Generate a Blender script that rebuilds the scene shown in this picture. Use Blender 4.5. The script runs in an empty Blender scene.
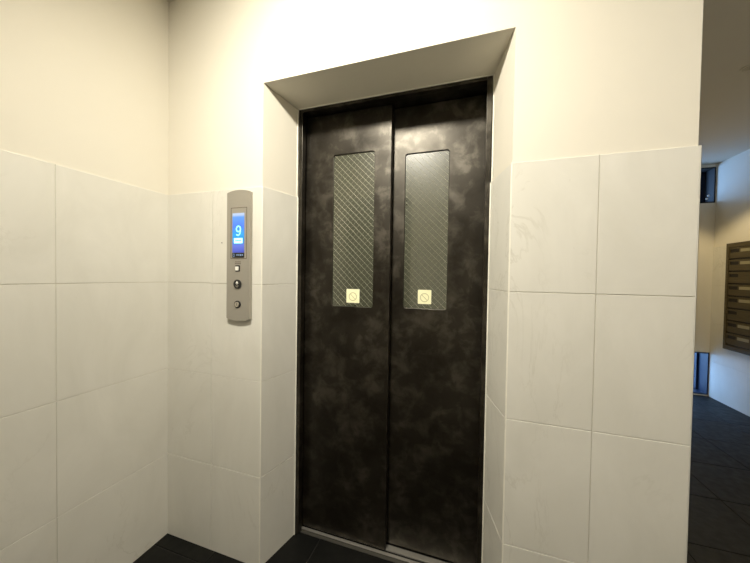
import bpy, bmesh, math, random
from mathutils import Vector, Matrix
from mathutils.geometry import tessellate_polygon
random.seed(4)
scene = bpy.context.scene
COL = scene.collection
PI = math.pi

# ------------------------------------------------------------------ dimensions (metres, z up, +y = into the lift wall)
L, R_ = 0.5192, 1.4421          # outer edges of the splayed lift recess
M, S = 0.5644, 1.3943           # inner edges, at the door frame
D = 0.1882                      # depth of the recess
ZF, ZB = 1.9986, 1.9819         # soffit height, front and back
CEIL = 2.455
ROWS = [0.0, 0.3809, 0.7809, 1.1809, 1.5809]
T = ROWS[-1]
XE = 1.9005                     # right end of the lift wall
XR = 3.77                       # hall wall with the mail boxes
YF = 3.05                       # far end of the hall
YB = -1.45                      # wall behind the viewer
PL = 0.005                      # plaster sits this far behind the tile face

# ------------------------------------------------------------------ materials
def nt(name):
    m = bpy.data.materials.new(name); m.use_nodes = True
    n = m.node_tree; n.nodes.clear()
    out = n.nodes.new('ShaderNodeOutputMaterial')
    b = n.nodes.new('ShaderNodeBsdfPrincipled')
    n.links.new(b.outputs[0], out.inputs[0])
    return m, n, b
def node(n, t, **kw):
    x = n.nodes.new(t)
    for k, v in kw.items():
        if k in x.inputs: x.inputs[k].default_value = v
        else: setattr(x, k, v)
    return x
def noise(n, scale, detail=4, rough=.5, vec=None, dist=0.0):
    x = node(n, 'ShaderNodeTexNoise', Scale=scale, Detail=detail, Roughness=rough, Distortion=dist)
    if vec is None:
        tc = node(n, 'ShaderNodeTexCoord'); vec = tc.outputs['Object']
    n.links.new(vec, x.inputs['Vector'])
    return x.outputs['Fac']
def ramp(n, fac, stops):
    r = node(n, 'ShaderNodeValToRGB')
    e = r.color_ramp.elements
    while len(e) < len(stops): e.new(0.5)
    for i, (p, c) in enumerate(stops):
        e[i].position = p
        e[i].color = (c, c, c, 1) if isinstance(c, (int, float)) else (*c, 1)
    n.links.new(fac, r.inputs[0])
    return r.outputs[0]
def mix(n, fac, a, b, mode='MIX'):
    x = node(n, 'ShaderNodeMix', data_type='RGBA', blend_type=mode)
    for sock, v in ((x.inputs[0], fac), (x.inputs[6], a), (x.inputs[7], b)):
        if hasattr(v, 'is_linked'): n.links.new(v, sock)
        elif isinstance(v, (int, float)): sock.default_value = v
        else: sock.default_value = (*v, 1)
    return x.outputs[2]
def bump(n, b, h, strength, dist=0.001):
    x = node(n, 'ShaderNodeBump', Strength=strength, Distance=dist)
    n.links.new(h, x.inputs['Height']); n.links.new(x.outputs[0], b.inputs['Normal'])
def simple(name, col, rough=.5, metal=0.0, emit=None, es=1.0, spec=None):
    m, n, b = nt(name)
    f = noise(n, 60, 2)
    c = mix(n, f, tuple(x*0.93 for x in col), tuple(min(1, x*1.05) for x in col))
    n.links.new(c, b.inputs['Base Color'])
    b.inputs['Roughness'].default_value = rough; b.inputs['Metallic'].default_value = metal
    if spec is not None: b.inputs['Specular IOR Level'].default_value = spec
    if emit: b.inputs['Emission Color'].default_value = (*emit, 1); b.inputs['Emission Strength'].default_value = es
    return m

def mat_plaster(name, col):
    m, n, b = nt(name)
    big = noise(n, 1.6, 3); small = noise(n, 14, 4)
    c = mix(n, big, tuple(x*.97 for x in col), col)
    c = mix(n, ramp(n, small, [(.3, 0), (.8, .12)]), c, tuple(x*.9 for x in col))
    n.links.new(c, b.inputs['Base Color'])
    b.inputs['Roughness'].default_value = .75
    bump(n, b, noise(n, 160, 3), .12, .0008)
    return m
def mat_tile(name):
    m, n, b = nt(name)
    tc = node(n, 'ShaderNodeTexCoord')
    mp = node(n, 'ShaderNodeMapping'); mp.inputs['Scale'].default_value = (1, 1, .55)
    n.links.new(tc.outputs['Object'], mp.inputs['Vector'])
    v = mp.outputs[0]
    cloud = noise(n, 5, 5, .6, v, .6)
    base = mix(n, ramp(n, cloud, [(.3, 0), (.7, 1)]), (.700, .678, .600), (.775, .752, .675))
    # thin broken stone veins
    vn = noise(n, 4.5, 6, .62, v, .9)
    ab = ramp(n, vn, [(.485, 0), (.5, 1), (.515, 0)])
    msk = ramp(n, noise(n, 2.3, 3, .5, v), [(.52, 0), (.66, .4)])
    mm = node(n, 'ShaderNodeMath', operation='MULTIPLY'); n.links.new(ab, mm.inputs[0]); n.links.new(msk, mm.inputs[1])
    base = mix(n, mm.outputs[0], base, (.50, .47, .38))
    # small dark pits
    pits = ramp(n, noise(n, 46, 2, .5, v), [(.76, 0), (.80, .5)])
    base = mix(n, pits, base, (.45, .42, .34))
    n.links.new(base, b.inputs['Base Color'])
    n.links.new(ramp(n, cloud, [(.2, .42), (.8, .52)]), b.inputs['Roughness'])
    b.inputs['Specular IOR Level'].default_value = .35
    bump(n, b, noise(n, 90, 3, .5, v), .06, .0006)
    return m
def mat_floor(name):
    m, n, b = nt(name)
    f = noise(n, 7, 6, .65, dist=.4)
    c = mix(n, ramp(n, f, [(.3, 0), (.7, 1)]), (.003, .003, .003), (.008, .008, .006))
    n.links.new(c, b.inputs['Base Color'])
    n.links.new(ramp(n, noise(n, 25, 4), [(.3, .45), (.7, .62)]), b.inputs['Roughness'])
    b.inputs['Specular IOR Level'].default_value = .22
    bump(n, b, noise(n, 40, 5, .6), .35, .002)
    return m
def mat_patina(name):
    """dark, hand-rubbed painted steel with cloudy polish marks"""
    m, n, b = nt(name)
    tc = node(n, 'ShaderNodeTexCoord'); v = tc.outputs['Object']
    a = noise(n, 6.5, 5, .55, v, .25); c2 = noise(n, 15, 5, .6, v, .35)
    mA = ramp(n, a, [(.36, .25), (.66, 1)])
    mC = ramp(n, c2, [(.46, .35), (.64, 1)])
    mr = node(n, 'ShaderNodeMath', operation='MULTIPLY'); n.links.new(mC, mr.inputs[0]); n.links.new(mA, mr.inputs[1])
    col = mix(n, mr.outputs[0], (.005, .004, .0025), (.020, .016, .011))
    n.links.new(col, b.inputs['Base Color'])
    b.inputs['IOR'].default_value = 1.8
    b.inputs['Specular Tint'].default_value = (1, .92, .78, 1)
    n.links.new(ramp(n, mr.outputs[0], [(0, .37), (1, .44)]), b.inputs['Roughness'])
    n.links.new(ramp(n, mr.outputs[0], [(0, .15), (.8, .60)]), b.inputs['Specular IOR Level'])
    bump(n, b, noise(n, 12, 3, .5, v), .10, .0015)
    return m
def mat_wood(name):
    m, n, b = nt(name)
    tc = node(n, 'ShaderNodeTexCoord')
    mp = node(n, 'ShaderNodeMapping'); mp.inputs['Scale'].default_value = (1, 1.5, 22)
    n.links.new(tc.outputs['Object'], mp.inputs['Vector'])
    f = noise(n, 4, 5, .6, mp.outputs[0], .6)
    c = mix(n, ramp(n, f, [(.3, 0), (.7, 1)]), (.045, .032, .010), (.085, .062, .020))
    n.links.new(c, b.inputs['Base Color']); b.inputs['Roughness'].default_value = .45
    return m
def mat_brushed(name, col, rough=.38):
    m, n, b = nt(name)
    tc = node(n, 'ShaderNodeTexCoord')
    mp = node(n, 'ShaderNodeMapping'); mp.inputs['Scale'].default_value = (1, 1, 60)
    n.links.new(tc.outputs['Object'], mp.inputs['Vector'])
    f = noise(n, 14, 4, .6, mp.outputs[0])
    c = mix(n, f, tuple(x*.9 for x in col), col)
    n.links.new(c, b.inputs['Base Color'])
    b.inputs['Roughness'].default_value = rough; b.inputs['Metallic'].default_value = .55
    return m
def mat_screen(name):
    """the picture shown on the lit display: blue fields, pale strip on top, violet at the foot"""
    m, n, b = nt(name)
    tc = node(n, 'ShaderNodeTexCoord'); sp = node(n, 'ShaderNodeSeparateXYZ')
    n.links.new(tc.outputs['Generated'], sp.inputs[0])
    c = ramp(n, sp.outputs[2], [(0, (.07, .10, .55)), (.17, (.14, .20, .75)), (.30, (.02, .30, .80)), (.45, (.02, .42, .92)), (.66, (.09, .25, .95)), (.90, (.13, .38, .98)), (.955, (.55, .68, .92))])
    n.links.new(c, b.inputs['Emission Color']); b.inputs['Emission Strength'].default_value = .85
    b.inputs['Base Color'].default_value = (.01, .01, .02, 1); b.inputs['Roughness'].default_value = .3
    return m

CREAM = (.79, .745, .635)
M_PL = mat_plaster('cream_paint', CREAM)
M_CEIL = mat_plaster('ceiling_paint', (.74, .70, .60))
M_TILE = mat_tile('stone_tile')
M_GROUT = simple('grout', (.66, .62, .52), .8)
M_NOSE = simple('white_edge', (.90, .87, .76), .45)
M_FLOOR = mat_floor('dark_slate')
M_FGROUT = simple('floor_grout', (.018, .017, .014), .8)
M_DOOR = mat_patina('rubbed_dark_steel')
M_FRAME = mat_patina('frame_steel')
M_DARK = simple('dark_void', (.01, .01, .01), .7)
M_ALU = simple('worn_aluminium', (.52, .50, .45), .42, .8)
M_ALUD = simple('sill_nose', (.10, .095, .08), .5, .5)
M_WIRE = simple('wire', (.42, .42, .33), .38, .6)
M_STICK = simple('cream_sticker', (.95, .93, .62), .5)
M_STICKD = simple('sticker_print', (.55, .52, .28), .6)
M_PANEL = mat_brushed('champagne_metal', (.46, .43, .37), .5)
M_PEDGE = mat_brushed('panel_edge', (.30, .25, .19))
M_BLK = simple('black_plastic', (.012, .012, .012), .3)
M_SCR = mat_screen('screen')
M_GLOW = simple('glyph_cyan', (.2, .9, 1.0), .5, emit=(.32, .95, 1.0), es=1.0)
M_BAR = simple('bar_cyan', (.4, .95, 1.0), .5, emit=(.42, .93, 1.0), es=.95)
M_TXT = simple('screen_text', (.1, .45, .6), .5, emit=(.10, .55, .75), es=.7)
M_TXT2 = simple('strip_text', (.15, .22, .35), .5, emit=(.12, .18, .28), es=.7)
M_ENG = simple('engraving', (.16, .13, .10), .6)
M_BTN = simple('white_button', (.88, .87, .80), .35)
M_CHR = simple('satin_chrome', (.62, .58, .50), .3, .9)
M_WOOD = mat_wood('dark_oak')
M_SLOT = simple('slot_black', (.010, .007, .004), .6)
M_PLATE = simple('name_card', (.32, .29, .18), .6)
M_NAVY = simple('navy_frame', (.010, .024, .062), .45)
M_BROWN = simple('added_door_brown', (.05, .04, .03), .5)
M_GROUND = simple('pale_ground', (.75, .75, .75), .8)

def mat_pane(name):
    m, n, b = nt(name)
    f = noise(n, 7, 4, .6)
    c = mix(n, f, (.058, .062, .038), (.074, .078, .052))
    n.links.new(c, b.inputs['Base Color'])
    n.links.new(ramp(n, f, [(.3, .27), (.7, .33)]), b.inputs['Roughness'])
    b.inputs['IOR'].default_value = 1.6; b.inputs['Coat Weight'].default_value = 1; b.inputs['Coat Roughness'].default_value = .05; b.inputs['Coat IOR'].default_value = 2.3
    return m
M_PANE = mat_pane('wired_glass')
def mat_glass(name):
    m = bpy.data.materials.new(name); m.use_nodes = True
    n = m.node_tree; n.nodes.clear()
    out = n.nodes.new('ShaderNodeOutputMaterial')
    t = node(n, 'ShaderNodeBsdfTransparent'); t.inputs[0].default_value = (.86, .92, .96, 1)
    g = node(n, 'ShaderNodeBsdfGlossy'); g.inputs['Roughness'].default_value = .05
    mx = node(n, 'ShaderNodeMixShader'); mx.inputs[0].default_value = .06
    n.links.new(t.outputs[0], mx.inputs[1]); n.links.new(g.outputs[0], mx.inputs[2]); n.links.new(mx.outputs[0], out.inputs[0])
    return m
M_GLASS = mat_glass('window_glass')

# ------------------------------------------------------------------ mesh helpers
def obj(name, bm, mat, parent=None, bevel=0, seg=2, smooth=False, tri=None):
    me = bpy.data.meshes.new(name)
    bmesh.ops.remove_doubles(bm, verts=bm.verts, dist=1e-6)
    bmesh.ops.recalc_face_normals(bm, faces=bm.faces)
    bm.to_mesh(me); bm.free()
    for m in (mat if isinstance(mat, (list, tuple)) else [mat]): me.materials.append(m)
    if smooth:
        for p in me.polygons: p.use_smooth = True
    o = bpy.data.objects.new(name, me); COL.objects.link(o)
    if parent: o.parent = parent
    if bevel:
        b = o.modifiers.new('bevel', 'BEVEL'); b.width = bevel; b.segments = seg; b.limit_method = 'ANGLE'; b.angle_limit = math.radians(40)
    return o
def box(bm, x0, x1, y0, y1, z0, z1, mi=0):
    vs = [bm.verts.new(p) for p in ((x0,y0,z0),(x1,y0,z0),(x1,y1,z0),(x0,y1,z0),(x0,y0,z1),(x1,y0,z1),(x1,y1,z1),(x0,y1,z1))]
    for f in ((0,3,2,1),(4,5,6,7),(0,1,5,4),(1,2,6,5),(2,3,7,6),(3,0,4,7)):
        bm.faces.new([vs[i] for i in f]).material_index = mi
def prism(bm, poly, z0, z1, mi=0):
    a = [bm.verts.new((x, y, z0)) for x, y in poly]; b = [bm.verts.new((x, y, z1)) for x, y in poly]
    n = len(poly)
    bm.faces.new(a).material_index = mi; bm.faces.new(b).material_index = mi
    for i in range(n): bm.faces.new((a[i], a[(i+1) % n], b[(i+1) % n], b[i])).material_index = mi
def plate(bm, loops, y0, y1, fn=None, mi=0):
    """2-D outline (first loop) with holes (other loops) in x,z, given thickness y0..y1; fn maps (x,y,z)"""
    fn = fn or (lambda x, y, z: (x, y, z))
    flat = [p for l in loops for p in l]
    tris = tessellate_polygon([[Vector((x, z, 0)) for x, z in l] for l in loops])
    F = [bm.verts.new(fn(x, y0, z)) for x, z in flat]; B = [bm.verts.new(fn(x, y1, z)) for x, z in flat]
    for t in tris:
        try:
            bm.faces.new([F[i] for i in t]).material_index = mi; bm.faces.new([B[i] for i in reversed(t)]).material_index = mi
        except ValueError: pass
    k = 0
    for l in loops:
        n = len(l)
        for i in range(n):
            a, b = k+i, k+(i+1) % n
            bm.faces.new((F[a], F[b], B[b], B[a])).material_index = mi
        k += n
def rrect(x0, x1, z0, z1, r, seg=6):
    pts = []
    for cx, cz, a0 in ((x1-r, z1-r, 0), (x0+r, z1-r, PI/2), (x0+r, z0+r, PI), (x1-r, z0+r, 1.5*PI)):
        for i in range(seg+1):
            a = a0+PI/2*i/seg; pts.append((cx+r*math.cos(a), cz+r*math.sin(a)))
    return pts
def circ(cx, cz, r, n=32): return [(cx+r*math.cos(2*PI*i/n), cz+r*math.sin(2*PI*i/n)) for i in range(n)]
def tube(bm, p, q, r, n=6, cap=False):
    p, q = Vector(p), Vector(q); d = (q-p).normalized()
    u = d.orthogonal().normalized(); w = d.cross(u)
    A = [bm.verts.new(p+r*(math.cos(2*PI*i/n)*u+math.sin(2*PI*i/n)*w)) for i in range(n)]
    B = [bm.verts.new(q+r*(math.cos(2*PI*i/n)*u+math.sin(2*PI*i/n)*w)) for i in range(n)]
    for i in range(n): bm.faces.new((A[i], A[(i+1) % n], B[(i+1) % n], B[i]))
    if cap: bm.faces.new(A[::-1]); bm.faces.new(B)
def empty(name, label, cat, loc, group=None):
    o = bpy.data.objects.new(name, None); COL.objects.link(o); o.location = loc
    o.empty_display_size = .1
    o['label'] = label; o['category'] = cat
    if group: o['group'] = group
    return o
def under(o, parent):
    """keep the mesh in room coordinates while parenting it to a thing that stands at its own base"""
    o.parent = parent
    o.location = -parent_world(parent)
    return o
def parent_world(p):
    v = Vector(p.location)
    while p.parent: p = p.parent; v += p.location
    return v
def struct(o): o['kind'] = 'structure'; return o

GAP, CH = .0007, .0011          # half joint, chamfer
def clad(bm, o, u, nrm, joints, rows=ROWS, th=.0035):
    """tiles as separate chamfered slabs over a recessed grout bed; o = start point on the face, u = direction along the wall, nrm = out of the wall"""
    o, u, nrm = Vector(o), Vector(u).normalized(), Vector(nrm).normalized()
    P = lambda s, z, d: bm.verts.new(o+u*s+Vector((0, 0, z))+nrm*d)
    # grout bed
    s0, s1, z0, z1 = joints[0], joints[-1], rows[0], rows[-1]
    bm.faces.new([P(s0, z0, -th+.0008), P(s1, z0, -th+.0008), P(s1, z1-.001, -th+.0008), P(s0, z1-.001, -th+.0008)]).material_index = 1
    for a, b in zip(joints, joints[1:]):
        for c, e in zip(rows, rows[1:]):
            a_ = a+(GAP if a != s0 else 0); b_ = b-(GAP if b != s1 else 0)
            c_ = c+(GAP if c != z0 else 0); e_ = e-(GAP if e != z1 else 0)
            bot = [P(s, z, -th) for s, z in ((a_, c_), (b_, c_), (b_, e_), (a_, e_))]
            mid = [P(s, z, -CH) for s, z in ((a_, c_), (b_, c_), (b_, e_), (a_, e_))]
            top = [P(s, z, 0) for s, z in ((a_+(CH if a != s0 else 0), c_+CH), (b_-(CH if b != s1 else 0), c_+CH), (b_-(CH if b != s1 else 0), e_-CH), (a_+(CH if a != s0 else 0), e_-CH))]
            bm.faces.new(top)
            for lo, hi in ((bot, mid), (mid, top)):
                for i in range(4): bm.faces.new((lo[i], lo[(i+1) % 4], hi[(i+1) % 4], hi[i]))
    if True:   # ledge on top of the cladding
        zt = rows[-1]
        a = [P(s0, zt-.0002, -PL-.004), P(s1, zt-.0002, -PL-.004), P(s1, zt-.0002, -CH), P(s0, zt-.0002, -CH)]
        bm.faces.new(a)
def clad_obj(parent, name, *args):
    bm = bmesh.new()
    for a in args: clad(bm, *a)
    me = bpy.data.meshes.new(name); bm.to_mesh(me); bm.free()
    me.materials.append(M_TILE); me.materials.append(M_GROUT)
    o = bpy.data.objects.new(name, me); COL.objects.link(o); o.parent = parent
    return o

# ------------------------------------------------------------------ room shell
# front wall (lift shaft): plaster body, splayed reveals, sloping soffit
e = .004
Lp, Mp, Sp, Rp = L-e, M-e, S+e, R_+e
bm = bmesh.new()
prism(bm, [(-.12, PL), (Lp, PL), (Mp, D+.001), (Mp, .42), (-.12, .42)], -.05, CEIL)
prism(bm, [(Rp, PL), (XE-PL, PL), (XE-PL, YF+.1), (XE-.12, YF+.1), (XE-.12, .42), (Sp, .42), (Sp, D+.001)], -.05, CEIL)
vs = [bm.verts.new(p) for p in ((Lp, PL, ZF), (Rp, PL, ZF), (Sp, D+.001, ZB), (Mp, D+.001, ZB), (Mp, .42, ZB), (Sp, .42, ZB),
                                 (Lp, PL, CEIL), (Rp, PL, CEIL), (Sp, D+.001, CEIL), (Mp, D+.001, CEIL), (Mp, .42, CEIL), (Sp, .42, CEIL))]
for f in ((0,1,2,3), (3,2,5,4), (0,1,7,6), (4,5,11,10), (6,7,8,9), (9,8,11,10)):
    bm.faces.new([vs[i] for i in f])
wall_front = struct(obj('wall_front', bm, M_PL))
rl = Vector((M-L, D, 0)).length
nl = Vector((D, -(M-L), 0)); nr = Vector((-D, -(R_-S), 0))
clad_obj(wall_front, 'wall_tiles',
    ((0, 0, 0), (1, 0, 0), (0, -1, 0), [0.0, .2594, L]),
    ((L, 0, 0), (M-L, D, 0), nl, [0, rl]),
    ((R_, 0, 0), (S-R_, D, 0), nr, [0, rl]),
    ((R_, 0, 0), (1, 0, 0), (0, -1, 0), [0, 1.6744-R_, XE-R_]),
    ((XE, 0, 0), (0, 1, 0), (1, 0, 0), [0, .4, .8, 1.2, 1.6, 2.0, 2.4, 2.8, YF]))
bm = bmesh.new(); plate(bm, [circ(.3128, 1.3555, .0026, 16)], -.0006, .001)
obj('drill_hole', bm, M_ENG, wall_front)
# rounded white nosing on the tiled outer corners and a pale bead round the door frame
bm = bmesh.new()
for x, y in ((L-.0017, .0019), (R_+.0017, .0019)): tube(bm, (x, y, 0), (x, y, T-.0004), .0026, 16)
struct(obj('trim_1', bm, M_NOSE, smooth=True))
bm = bmesh.new()
for x in (M-.0002, S+.0002): tube(bm, (x, D-.0015, 0), (x, D-.0015, T-.0004), .0028, 10)
for x in (Mp-.0002, Sp+.0002): tube(bm, (x, D-.0015, T), (x, D-.0015, ZB), .0028, 10)
tube(bm, (Mp, D-.0015, ZB), (Sp, D-.0015, ZB), .0028, 10)
struct(obj('trim_2', bm, M_NOSE, smooth=True))

bm = bmesh.new(); tube(bm, (XE-.002, .002, 0), (XE-.002, .002, T-.0004), .0024, 10)
struct(obj('trim_3', bm, M_TILE, smooth=True))
# left wall
bm = bmesh.new(); box(bm, -.12, -PL, YB-.1, PL, -.05, CEIL)
wall_left = struct(obj('wall_left', bm, M_PL))
clad_obj(wall_left, 'wall_tiles', ((0, 0, 0), (0, -1, 0), (1, 0, 0), [0, .3878, .7878, 1.1878, -YB]))
# back wall (behind the viewer) with an invented brown door, added to darken the left pane's reflection
bm = bmesh.new()
plate(bm, [[(.0, -.05), (.03, -.05), (.03, 2.05), (.74, 2.05), (.74, -.05), (XR+.1, -.05), (XR+.1, CEIL), (0, CEIL)]], YB-.1, YB-PL)
wall_back = struct(obj('wall_back', bm, M_PL))
clad_obj(wall_back, 'wall_tiles', ((.76, YB, 0), (1, 0, 0), (0, 1, 0), [0, .4, .8, 1.2, 1.6, 2.0, 2.4, 2.8, XR-.76]))
bm = bmesh.new(); box(bm, .03, .74, YB-.09, YB-.05, 0, 2.05)
added_door = struct(obj('added_door', bm, M_BROWN))
bm = bmesh.new(); tube(bm, (.64, YB-.05, 1.0), (.64, YB, 1.0), .012, 12); tube(bm, (.64, YB, 1.0), (.54, YB, 1.0), .009, 12)
obj('added_door_handle', bm, M_ALU, added_door, smooth=True)
# right wall of the hall
bm = bmesh.new(); box(bm, XR+PL, XR+.12, YB-.1, YF+.1, -.05, CEIL)
wall_right = struct(obj('wall_right', bm, M_PL))
clad_obj(wall_right, 'wall_tiles', ((XR, YB, 0), (0, 1, 0), (-1, 0, 0), [0, .4, .8, 1.2, 1.6, 2.0, 2.4, 2.8, 3.2, 3.6, 4.0, YF-YB]))
# far end of the hall: high window and low floor window
HW = (3.10, 3.7695, 2.05, CEIL-.03); LW = (3.10, 3.7695, .012, .465)
bm = bmesh.new()
plate(bm, [[(XE-.12, -.05), (XR+.12, -.05), (XR+.12, CEIL), (XE-.12, CEIL)],
           [(HW[0], HW[2]), (HW[1], HW[2]), (HW[1], HW[3]), (HW[0], HW[3])],
           [(LW[0], LW[2]), (LW[1], LW[2]), (LW[1], LW[3]), (LW[0], LW[3])]], YF, YF+.22)
wall_far = struct(obj('wall_far', bm, M_PL))
# floor and ceiling
bm = bmesh.new(); box(bm, -.12, XR+.12, YB-.1, YF+.16, -.10, -.004)
floor = struct(obj('floor', bm, M_FGROUT))
bm = bmesh.new()
g = .0022; tw = .4
x0s = [.69-tw*2+tw*i for i in range(10)]; y0s = [-.46-tw*3+tw*i for i in range(13)]
for xa in x0s:
    for ya in y0s:
        xa_, xb_ = max(xa+g, -.01), min(xa+tw-g, XR+.01); ya_, yb_ = max(ya+g, YB-.05), min(ya+tw-g, YF+.1)
        if xb_ <= xa_ or yb_ <= ya_: continue
        # stop at the lift sill
        if ya_ < .22 < yb_ and xa_ < 1.42 and xb_ > .5: yb_ = .205
        if ya_ >= .22 and xb_ < 1.8: continue
        box(bm, xa_, xb_, ya_, yb_, -.006, 0)
obj('floor_tiles', bm, M_FLOOR, floor, bevel=.001, seg=1)
bm = bmesh.new(); box(bm, -.12, XR+.12, YB-.1, YF+.16, CEIL, CEIL+.1)
struct(obj('ceiling', bm, M_CEIL))
# dark shaft behind the doors
# windows
def window(n, W, split, latch):
    x0, x1, z0, z1 = W; fy0, fy1 = YF+.13, YF+.17
    bm = bmesh.new()
    fr = .018
    holes = [[(x0+fr, z0+fr), (split-.02, z0+fr), (split-.02, z1-fr), (x0+fr, z1-fr)]]
    plate(bm, [[(x0, z0), (x1, z0), (x1, z1), (x0, z1)]]+holes, fy0, fy1)
    w = struct(obj('window_%d' % n, bm, M_NAVY))
    bm = bmesh.new(); box(bm, x0+fr+.0005, split-.0205, fy0+.018, fy0+.022, z0+fr+.0005, z1-fr-.0005)
    obj('window_pane', bm, M_GLASS, w)
    # navy lining of the opening
    bm = bmesh.new()
    box(bm, x1-.012, x1-.0005, YF-.002, fy0, z0+.0005, z1-.0005); box(bm, x0+.0005, x0+.012, YF-.002, fy0, z0+.0005, z1-.0005)
    box(bm, x0+.012, x1-.012, YF-.002, fy0, z0+.0005, z0+.012); box(bm, x0+.012, x1-.012, YF-.002, fy0, z1-.012, z1-.0005)
    obj('window_lining', bm, M_DARK if n == 1 else M_NAVY, w)
    if latch:  # small white dots near the foot of the window
        for (a, b) in latch:
            bm = bmesh.new(); plate(bm, [circ(a, b, .009, 16)], YF-.012, YF-.003)
            obj('window_latch', bm, M_BTN, w, bevel=.002)
    return w
window(1, HW, 3.738, [(3.711, 2.124), (3.697, 2.093)])
window(2, LW, 3.760, None)
# pale ground outside
bm = bmesh.new(); box(bm, 2.5, 4.6, YF+.23, YF+2.5, -.12, .02)
struct(obj('ground_outside', bm, M_GROUND))

# ------------------------------------------------------------------ lift door frame
frame = empty('elevator_surround', 'dark metal frame lining the recess around the two elevator door leaves', 'door frame', ((M+S)/2, D, 0))
jw = .019; FB = .345
def part(name, bm, mat, parent, **kw):
    o = obj(name, bm, mat, None, **kw)
    return under(o, parent)
for side, (a, b) in (('l', (M+.0005, M+jw)), ('r', (S-jw, S-.0005))):
    bm = bmesh.new()
    box(bm, a, b, D+.002, D+.030, .002, ZB-.002)
    if side == 'l': box(bm, a, a+.008, D+.030, FB, .002, ZB-.002)
    else: box(bm, b-.008, b, D+.030, FB, .002, ZB-.002)
    part('jamb', bm, M_FRAME, frame, bevel=.0012)
bm = bmesh.new()
box(bm, M+jw+.0005, S-jw-.0005, D+.002, D+.030, ZB-.014, ZB-.002)
box(bm, M+.009, S-.009, D+.0305, FB, ZB-.010, ZB-.002)
part('header', bm, M_FRAME, frame, bevel=.0012)
bm = bmesh.new(); box(bm, M+.0005, S-.0005, FB+.002, FB+.012, .001, ZB-.003)
part('backing', bm, M_DARK, frame)

# sill: front nose, channel strips
sill = empty('elevator_threshold', 'worn aluminium threshold strip on the floor under the elevator doors', 'door sill', ((M+S)/2, .25, 0))
bm = bmesh.new(); box(bm, M+.02, S-.02, .2065, .2235, -.004, .0012)
part('sill_nose', bm, M_ALUD, sill, bevel=.0008)
for a, b in ((.2255, .2375), (.2500, .2760), (.3105, .3300)):
    bm = bmesh.new(); box(bm, M+.010, S-.010, a, b, -.004, .0016)
    part('sill_strip', bm, M_ALU, sill, bevel=.0008)
bm = bmesh.new(); box(bm, M+.01, S-.01, .206, .335, -.012, -.0045)
part('sill_channel', bm, M_DARK, sill)

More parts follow.
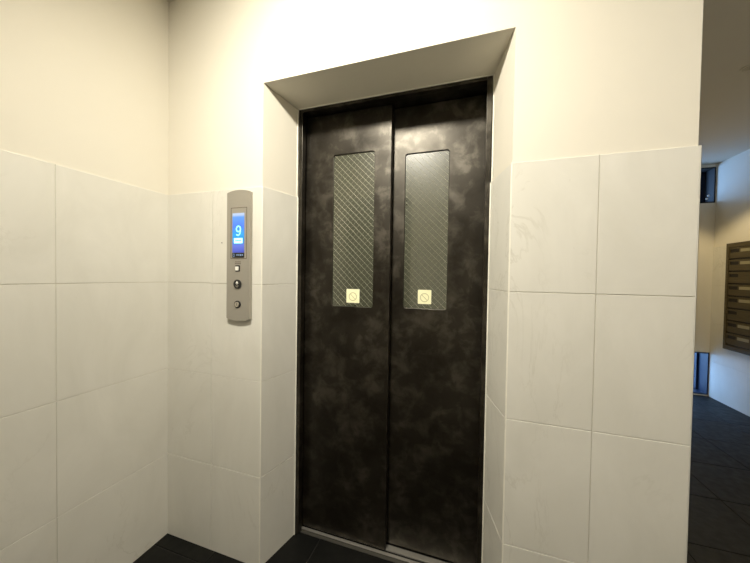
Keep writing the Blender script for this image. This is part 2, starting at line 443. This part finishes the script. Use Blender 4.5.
# ------------------------------------------------------------------ lift door leaves
def clip_line(c, sgn, x0, x1, z0, z1):
    """line z = sgn*x + c clipped to the rectangle"""
    pts = []
    for x in (x0, x1):
        z = sgn*x+c
        if z0 <= z <= z1: pts.append((x, z))
    for z in (z0, z1):
        x = (z-c)*sgn
        if x0 < x < x1: pts.append((x, z))
    pts = sorted(set((round(a, 5), round(b, 5)) for a, b in pts))
    return (pts[0], pts[-1]) if len(pts) >= 2 and pts[0] != pts[-1] else None
def leaf(x0, x1, yf, wx0, wx1, wz0, wz1, sx0, sx1, sz0, sz1, label):
    t = empty('elevator_leaf', label, 'elevator door', ((x0+x1)/2, yf+.012, .006), 'elevator door leaves')
    z0, z1 = .007, ZB-.016
    hole = rrect(wx0, wx1, wz0, wz1, .011)
    bm = bmesh.new()
    c = .0018
    rect = lambda k: [(x0+k, z0+k), (x1-k, z0+k), (x1-k, z1-k), (x0+k, z1-k)]
    hl = lambda k: rrect(wx0-k, wx1+k, wz0-k, wz1+k, .011+k)
    loops = {}
    for key, y, k in (('f', yf, c), ('m', yf+.3*c, .3*c), ('s', yf+c, 0), ('b', yf+.024, 0)):
        loops[key] = [[bm.verts.new((px, y, pz)) for px, pz in l] for l in (rect(k), hl(k))]
    for key in ('f', 'b'):
        k = c if key == 'f' else 0
        flat = [v for l in loops[key] for v in l]
        for tr in tessellate_polygon([[Vector((px, pz, 0)) for px, pz in l] for l in (rect(k), hl(k))]):
            bm.faces.new([flat[i] for i in tr])
    for ka, kb in (('f', 'm'), ('m', 's'), ('s', 'b')):
        for A, B in zip(loops[ka], loops[kb]):
            for i in range(len(A)): bm.faces.new((A[i], A[(i+1) % len(A)], B[(i+1) % len(A)], B[i]))
    part('door_panel', bm, M_DOOR, t)
    # thin raised rim of the glazing
    # wired glass
    py = yf+.0060
    q = .0004
    bm = bmesh.new(); plate(bm, [rrect(wx0+q, wx1-q, wz0+q, wz1-q, .0105)], py, py+.006)
    pane = part('window_pane', bm, M_PANE, t)
    pane['label'] = 'narrow wired glass window pane'
    # diamond wire net; stronger glint of the falling wires put into their thickness
    bm = bmesh.new(); pitch = .0285; r = .00055
    a0, a1, b0, b1 = wx0+.002, wx1-.002, wz0+.002, wz1-.002
    for sgn in (1, -1):
        lo = b0-sgn*(a1 if sgn > 0 else a0)-.0; hi = b1-sgn*(a0 if sgn > 0 else a1)
        c = lo+pitch*.37
        while c < hi:
            s = clip_line(c, sgn, a0, a1, b0, b1)
            if s and math.hypot(s[0][0]-s[1][0], s[0][1]-s[1][1]) > .02:
                tube(bm, (s[0][0], py-.0001, s[0][1]), (s[1][0], py-.0001, s[1][1]), r*1.1 if sgn < 0 else r*.36, 8, False)
            c += pitch
    w = obj('wire_net', bm, M_WIRE, None, smooth=True)
    w.parent = pane
    # square sticker
    bm = bmesh.new(); plate(bm, [rrect(sx0, sx1, sz0, sz1, .003)], py-.0016, py-.0004)
    st = part('sticker', bm, M_STICK, t); st['label'] = 'pale yellow square sticker with a round prohibition mark'
    cx, cz = (sx0+sx1)/2, (sz0+sz1)/2-.003
    bm = bmesh.new()
    plate(bm, [circ(cx, cz, .0195, 40), circ(cx, cz, .0163, 40)], py-.0021, py-.00165)
    ux, uz = .7071, -.7071; hw = .0013; ln = .0165
    plate(bm, [[(cx-ux*ln-uz*hw, cz-uz*ln+ux*hw), (cx+ux*ln-uz*hw, cz+uz*ln+ux*hw), (cx+ux*ln+uz*hw, cz+uz*ln-ux*hw), (cx-ux*ln+uz*hw, cz-uz*ln-ux*hw)]], py-.0021, py-.00165)
    pm = obj('prohibition_mark', bm, M_STICKD, None); pm.parent = st
    return t
leaf(M+.0095, .9935, .2385, .718, .917, 1.082, 1.776, .7895, .8530, 1.0995, 1.1625,
     'left dark steel elevator door leaf, overlapping in front of the right one')
leaf(.972, S-.0095, .2790, 1.047, 1.2345, 1.0845, 1.7615, 1.1115, 1.1700, 1.1045, 1.1665,
     'right dark steel elevator door leaf, set back behind the edge of the left one')

# ------------------------------------------------------------------ call panel
pc = .4125
cp = empty('elevator_call_panel', 'tall narrow champagne metal elevator call panel with blue floor display on the tiled wall', 'call panel', (pc, 0, 1.30))
px0, px1, pz0, pz1 = .3535, .4715, 1.038, 1.560
def arc(bulge, n=12):
    return [(px1+(px0-px1)*i/n, pz1+bulge*(1-(2*i/n-1)**2)) for i in range(n+1)]
def arc2(bulge, n=12):
    return [(px0+(px1-px0)*i/n, pz0-bulge*(1-(2*i/n-1)**2)) for i in range(n+1)]
bm = bmesh.new()
plate(bm, [arc(.010)+arc2(.010)], -.0150, -.0003)
part('faceplate', bm, M_PANEL, cp, bevel=.0022, seg=3)
FY = -.0150
def onp(name, loops, d0, d1, mat, bevel=0, parent=None, **kw):
    loops = [[(x+.0035, z) for x, z in l] for l in loops]
    bm = bmesh.new(); plate(bm, loops, FY-d1, FY-d0)
    o = obj(name, bm, mat, None, bevel=bevel)
    if parent is None: under(o, cp)
    else: o.parent = parent
    return o
rc = lambda a, b, c, e_: [(a, c), (b, c), (b, e_), (a, e_)]
bez = onp('display_bezel', [rc(.371, .4525, 1.2855, 1.4975), rc(.3735, .4500, 1.2880, 1.4950)], .0001, .0008, M_ENG)
onp('display_surround', [rc(.3740, .4495, 1.2885, 1.4945)], .0001, .0004, M_PANEL)
scr = onp('display_screen', [rc(.3805, .4395, 1.3115, 1.4740)], .0005, .0016, M_SCR); scr['label'] = 'lit blue floor display'
onp('function_strip', [rc(.3795, .4405, 1.2905, 1.3110)], .0005, .0016, M_BLK)
stp = onp('strip_marks', [rc(.3840, .3855, 1.2945, 1.3065), ], .0017, .0020, M_TXT2)
for a, b, c, e_ in ((.3855, .3920, 1.3050, 1.3065), (.3905, .3920, 1.2945, 1.3050), (.3855, .3905, 1.2945, 1.2960),
                    (.4020, .4080, 1.2990, 1.3040), (.4110, .4170, 1.2990, 1.3040), (.4200, .4260, 1.2975, 1.3050), (.4290, .4350, 1.2990, 1.3040)):
    onp('strip_marks', [rc(a, b, c, e_)], .0017, .0020, M_TXT2)
def digit_nine(cx, cz, y, parent):
    bm = bmesh.new()
    ell = lambda a, b, oz, n=28: [(cx+a*math.cos(2*PI*i/n), cz+oz+b*math.sin(2*PI*i/n)) for i in range(n)]
    plate(bm, [ell(.0130, .0135, .0070), ell(.0080, .0085, .0070)], y-.0004, y)
    cl = []
    for i in range(13):                       # tail: from the right of the bowl down to the lower left
        t = i/12; a = math.radians(8-118*t)
        cl.append((cx-.0020+.0125*math.cos(a), cz+.0050+.0235*math.sin(a)))
    cl.append((cx-.0105, cz-.0150))
    hw = .0025; lo, hi = [], []
    for i, p in enumerate(cl):
        q = cl[min(i+1, len(cl)-1)]; o = cl[max(i-1, 0)]
        d = Vector((q[0]-o[0], q[1]-o[1])).normalized()
        lo.append((p[0]+d.y*hw, p[1]-d.x*hw)); hi.append((p[0]-d.y*hw, p[1]+d.x*hw))
    plate(bm, [lo+hi[::-1]], y-.0005, y)
    o = obj('floor_number', bm, M_GLOW, None); o.parent = parent
    return o
digit_nine(.4150, 1.4015, FY-.00165, scr)
br = onp('message_bar', [rc(.3895, .4325, 1.3500, 1.3715)], .0017, .0021, M_BAR, parent=scr)
for a in (.397, .4045, .412, .4195):
    onp('message_mark', [rc(a, a+.0055, 1.3585, 1.3640)], .0022, .0024, M_TXT, parent=scr)
# tiny engraved caption, two lines, over the first button
for z in (1.2715, 1.2645):
    for i in range(6):
        a = .3935+i*.0052
        onp('caption_mark', [rc(a, a+.0036, z, z+.0035)], .0001, .0004, M_ENG)
# square button
bz = onp('button_bezel', [rrect(.3965, .4185, 1.2330, 1.2590, .003)], .0001, .0020, M_BLK, bevel=.0006)
onp('square_button', [rrect(.3990, .4140, 1.2375, 1.2540, .0015)], .0021, .0050, M_BTN, bevel=.0008)['label'] = 'small white square button'
# up button: black round with white arrow
ub = onp('up_button', [circ(.4085, 1.1810, .0190, 40)], .0001, .0045, M_BLK, bevel=.0015); ub['label'] = 'round black up button with white arrow'
onp('up_arrow', [[(.4015, 1.1835), (.4155, 1.1835), (.4085, 1.1950)]], .0046, .0052, M_BTN, parent=ub)
onp('button_ring', [circ(.4085, 1.1745, .0060, 24), circ(.4085, 1.1745, .0042, 24)], .0046, .0050, M_CHR, parent=ub)
# key switch
ks = onp('key_switch', [circ(.4085, 1.0970, .0155, 40)], .0001, .0026, M_BLK, bevel=.001)
onp('switch_core', [circ(.4085, 1.0970, .0105, 32)], .0027, .0060, M_CHR, bevel=.002, parent=ks)
onp('key_slot', [rc(.4077, .4093, 1.0915, 1.1025)], .0061, .0064, M_BLK, parent=ks)

# ------------------------------------------------------------------ mail boxes on the hall wall
mb = empty('mailbox_bank', 'dark wooden bank of mail slots mounted on the tiled hall wall at the right', 'mailboxes', (XR, 2.6, .547))
Y1, Y0 = 2.850, 2.250; Z0, Z1 = .555, 1.597; dx = .022
bm = bmesh.new()
fw = .030
def yplate(bm, loops, xa, xb): plate(bm, loops, xa, xb, lambda x, y, z: (y, x, z))   # outline in (y,z), thickness in x
def ypart(name, loops, xa, xb, mat, parent, bevel=0):
    bm = bmesh.new(); yplate(bm, loops, xa, xb); o = obj(name, bm, mat, None, bevel=bevel)
    if parent is mb: under(o, mb)
    else: o.parent = parent
    return o
ym = (Y0+Y1)/2
zi0, zi1 = Z0+.045, Z1-.040
ypart('case', [rc(Y0, Y1, Z0, Z1), rc(Y0+fw, ym-.008, zi0, zi1), rc(ym+.008, Y1-fw, zi0, zi1)], XR-dx, XR-.0001, M_WOOD, mb, .0015)
ypart('case_back', [rc(Y0+.01, Y1-.01, Z0+.01, Z1-.01)], XR-.0085, XR-.0015, M_SLOT, mb)
nrow = 8; ph = (zi1-zi0)/nrow
for (a, b) in ((ym+.009, Y1-fw-.001), (Y0+fw+.001, ym-.009)):
    for i in range(nrow):
        zt = zi1-ph*i-.003; zb = zt-ph+.014
        slot = (zt-.050, zt-.018)
        dark = i in (2, 5)
        dr = ypart('mailbox_door', [rc(a, b, zb, zt), rc(a+.150, b-.010, *slot)], XR-dx+.004, XR-dx+.012, M_WOOD, mb, .001)
        # black sheet filling the slot, the dark inside put in as colour
        fl = ypart('slot_dark', [rc(a+.151, b-.011, slot[0]+.001, slot[1]-.001)], XR-dx+.009, XR-dx+.0115, M_SLOT, dr)
        if not dark:
            ypart('name_card', [rc(a+.010, b-.128, slot[0]+.002, slot[1]-.002)], XR-dx+.0025, XR-dx+.0038, M_PLATE, dr)

# ------------------------------------------------------------------ small round fitting in the hall ceiling
dl = empty('round_downlight', 'small round fitting in the grey hall ceiling at the right edge', 'ceiling light', (2.83, 1.28, CEIL))
def disc(name, loops, z0, z1, mat, bevel=0):
    bm = bmesh.new(); plate(bm, loops, z0, z1, lambda x, y, z: (x, z, y)); o = obj(name, bm, mat, None, bevel=bevel)
    o.parent = dl; return o
disc('trim_ring', [circ(0, 0, .036, 40), circ(0, 0, .027, 40)], -.006, -.0004, M_CEIL, .001)
disc('lens', [circ(0, 0, .0265, 32)], -.0035, -.0008, simple('lens', (.5, .46, .36), .4))

# ------------------------------------------------------------------ light
def light(kind, name, loc, energy, col, **kw):
    l = bpy.data.lights.new(name, kind); l.energy = energy; l.color = col
    for k, v in kw.items(): setattr(l, k, v)
    o = bpy.data.objects.new(name, l); COL.objects.link(o); o.location = loc
    return o
# round ceiling lamp of the lift lobby
lamp = light('AREA', 'lobby_lamp', (.88, -.83, 2.435), 21.5, (1, .945, .82), shape='DISK', size=.17, spread=math.radians(135))
lamp.rotation_euler = Vector((.04, .75, -1)).to_track_quat('-Z', 'Y').to_euler()
lamp_spill = light('POINT', 'lobby_lamp_spill', (.88, -.83, 2.41), 2.4, (1, .945, .82), shadow_soft_size=.07)  # added point light, brightens the upper walls around the lobby lamp
fill_light = light('AREA', 'hall_fill', (2.75, -.85, 2.44), 11, (1, .95, .88), shape='DISK', size=.3)  # added fill light, lifts the lower tiles; no fitting known here
# hall downlight
sp = light('SPOT', 'hall_downlight', (3.05, 2.25, 2.43), 34, (1, .80, .46), spot_size=math.radians(118), spot_blend=.25, shadow_soft_size=.04)
# daylight outside the two windows
d1 = light('AREA', 'daylight_high', (2.9, YF+.85, 2.1), 16, (.32, .56, 1), shape='RECTANGLE', size=.8, size_y=.5)
d1.rotation_euler = Vector((.55, -1, .12)).to_track_quat('-Z', 'Y').to_euler()
d2 = light('AREA', 'daylight_low', (3.0, YF+.8, .55), 18, (.28, .54, 1), shape='RECTANGLE', size=.8, size_y=.6)
d2.rotation_euler = Vector((.6, -1, -.4)).to_track_quat('-Z', 'Y').to_euler()
w = bpy.data.worlds.new('dusk'); scene.world = w; w.use_nodes = True
bg = w.node_tree.nodes['Background']; bg.inputs[0].default_value = (.42, .64, 1.0, 1); bg.inputs[1].default_value = 2.0

# ------------------------------------------------------------------ camera (solved from the tile joints)
cam = bpy.data.cameras.new('camera'); co = bpy.data.objects.new('camera', cam); COL.objects.link(co)
Rm = ((0.9521692942, -0.3048870515, -0.0204333301), (0.3051806821, 0.9522033229, 0.0131750963), (0.0154397686, -0.0187807798, 0.9997044042))
right = Vector((Rm[0][0], Rm[1][0], Rm[2][0])); fwd = Vector((Rm[0][1], Rm[1][1], Rm[2][1])); up = Vector((Rm[0][2], Rm[1][2], Rm[2][2]))
mw = Matrix(((right.x, up.x, -fwd.x, 1.32546), (right.y, up.y, -fwd.y, -1.00404), (right.z, up.z, -fwd.z, 1.22369), (0, 0, 0, 1)))
co.matrix_world = mw
cam.sensor_width = 36; cam.lens = 294.597/750*36; cam.clip_start = .02
scene.camera = co
vs_ = scene.view_settings; vs_.view_transform = 'Standard'; vs_.look = 'None'; vs_.exposure = .30; vs_.gamma = 1
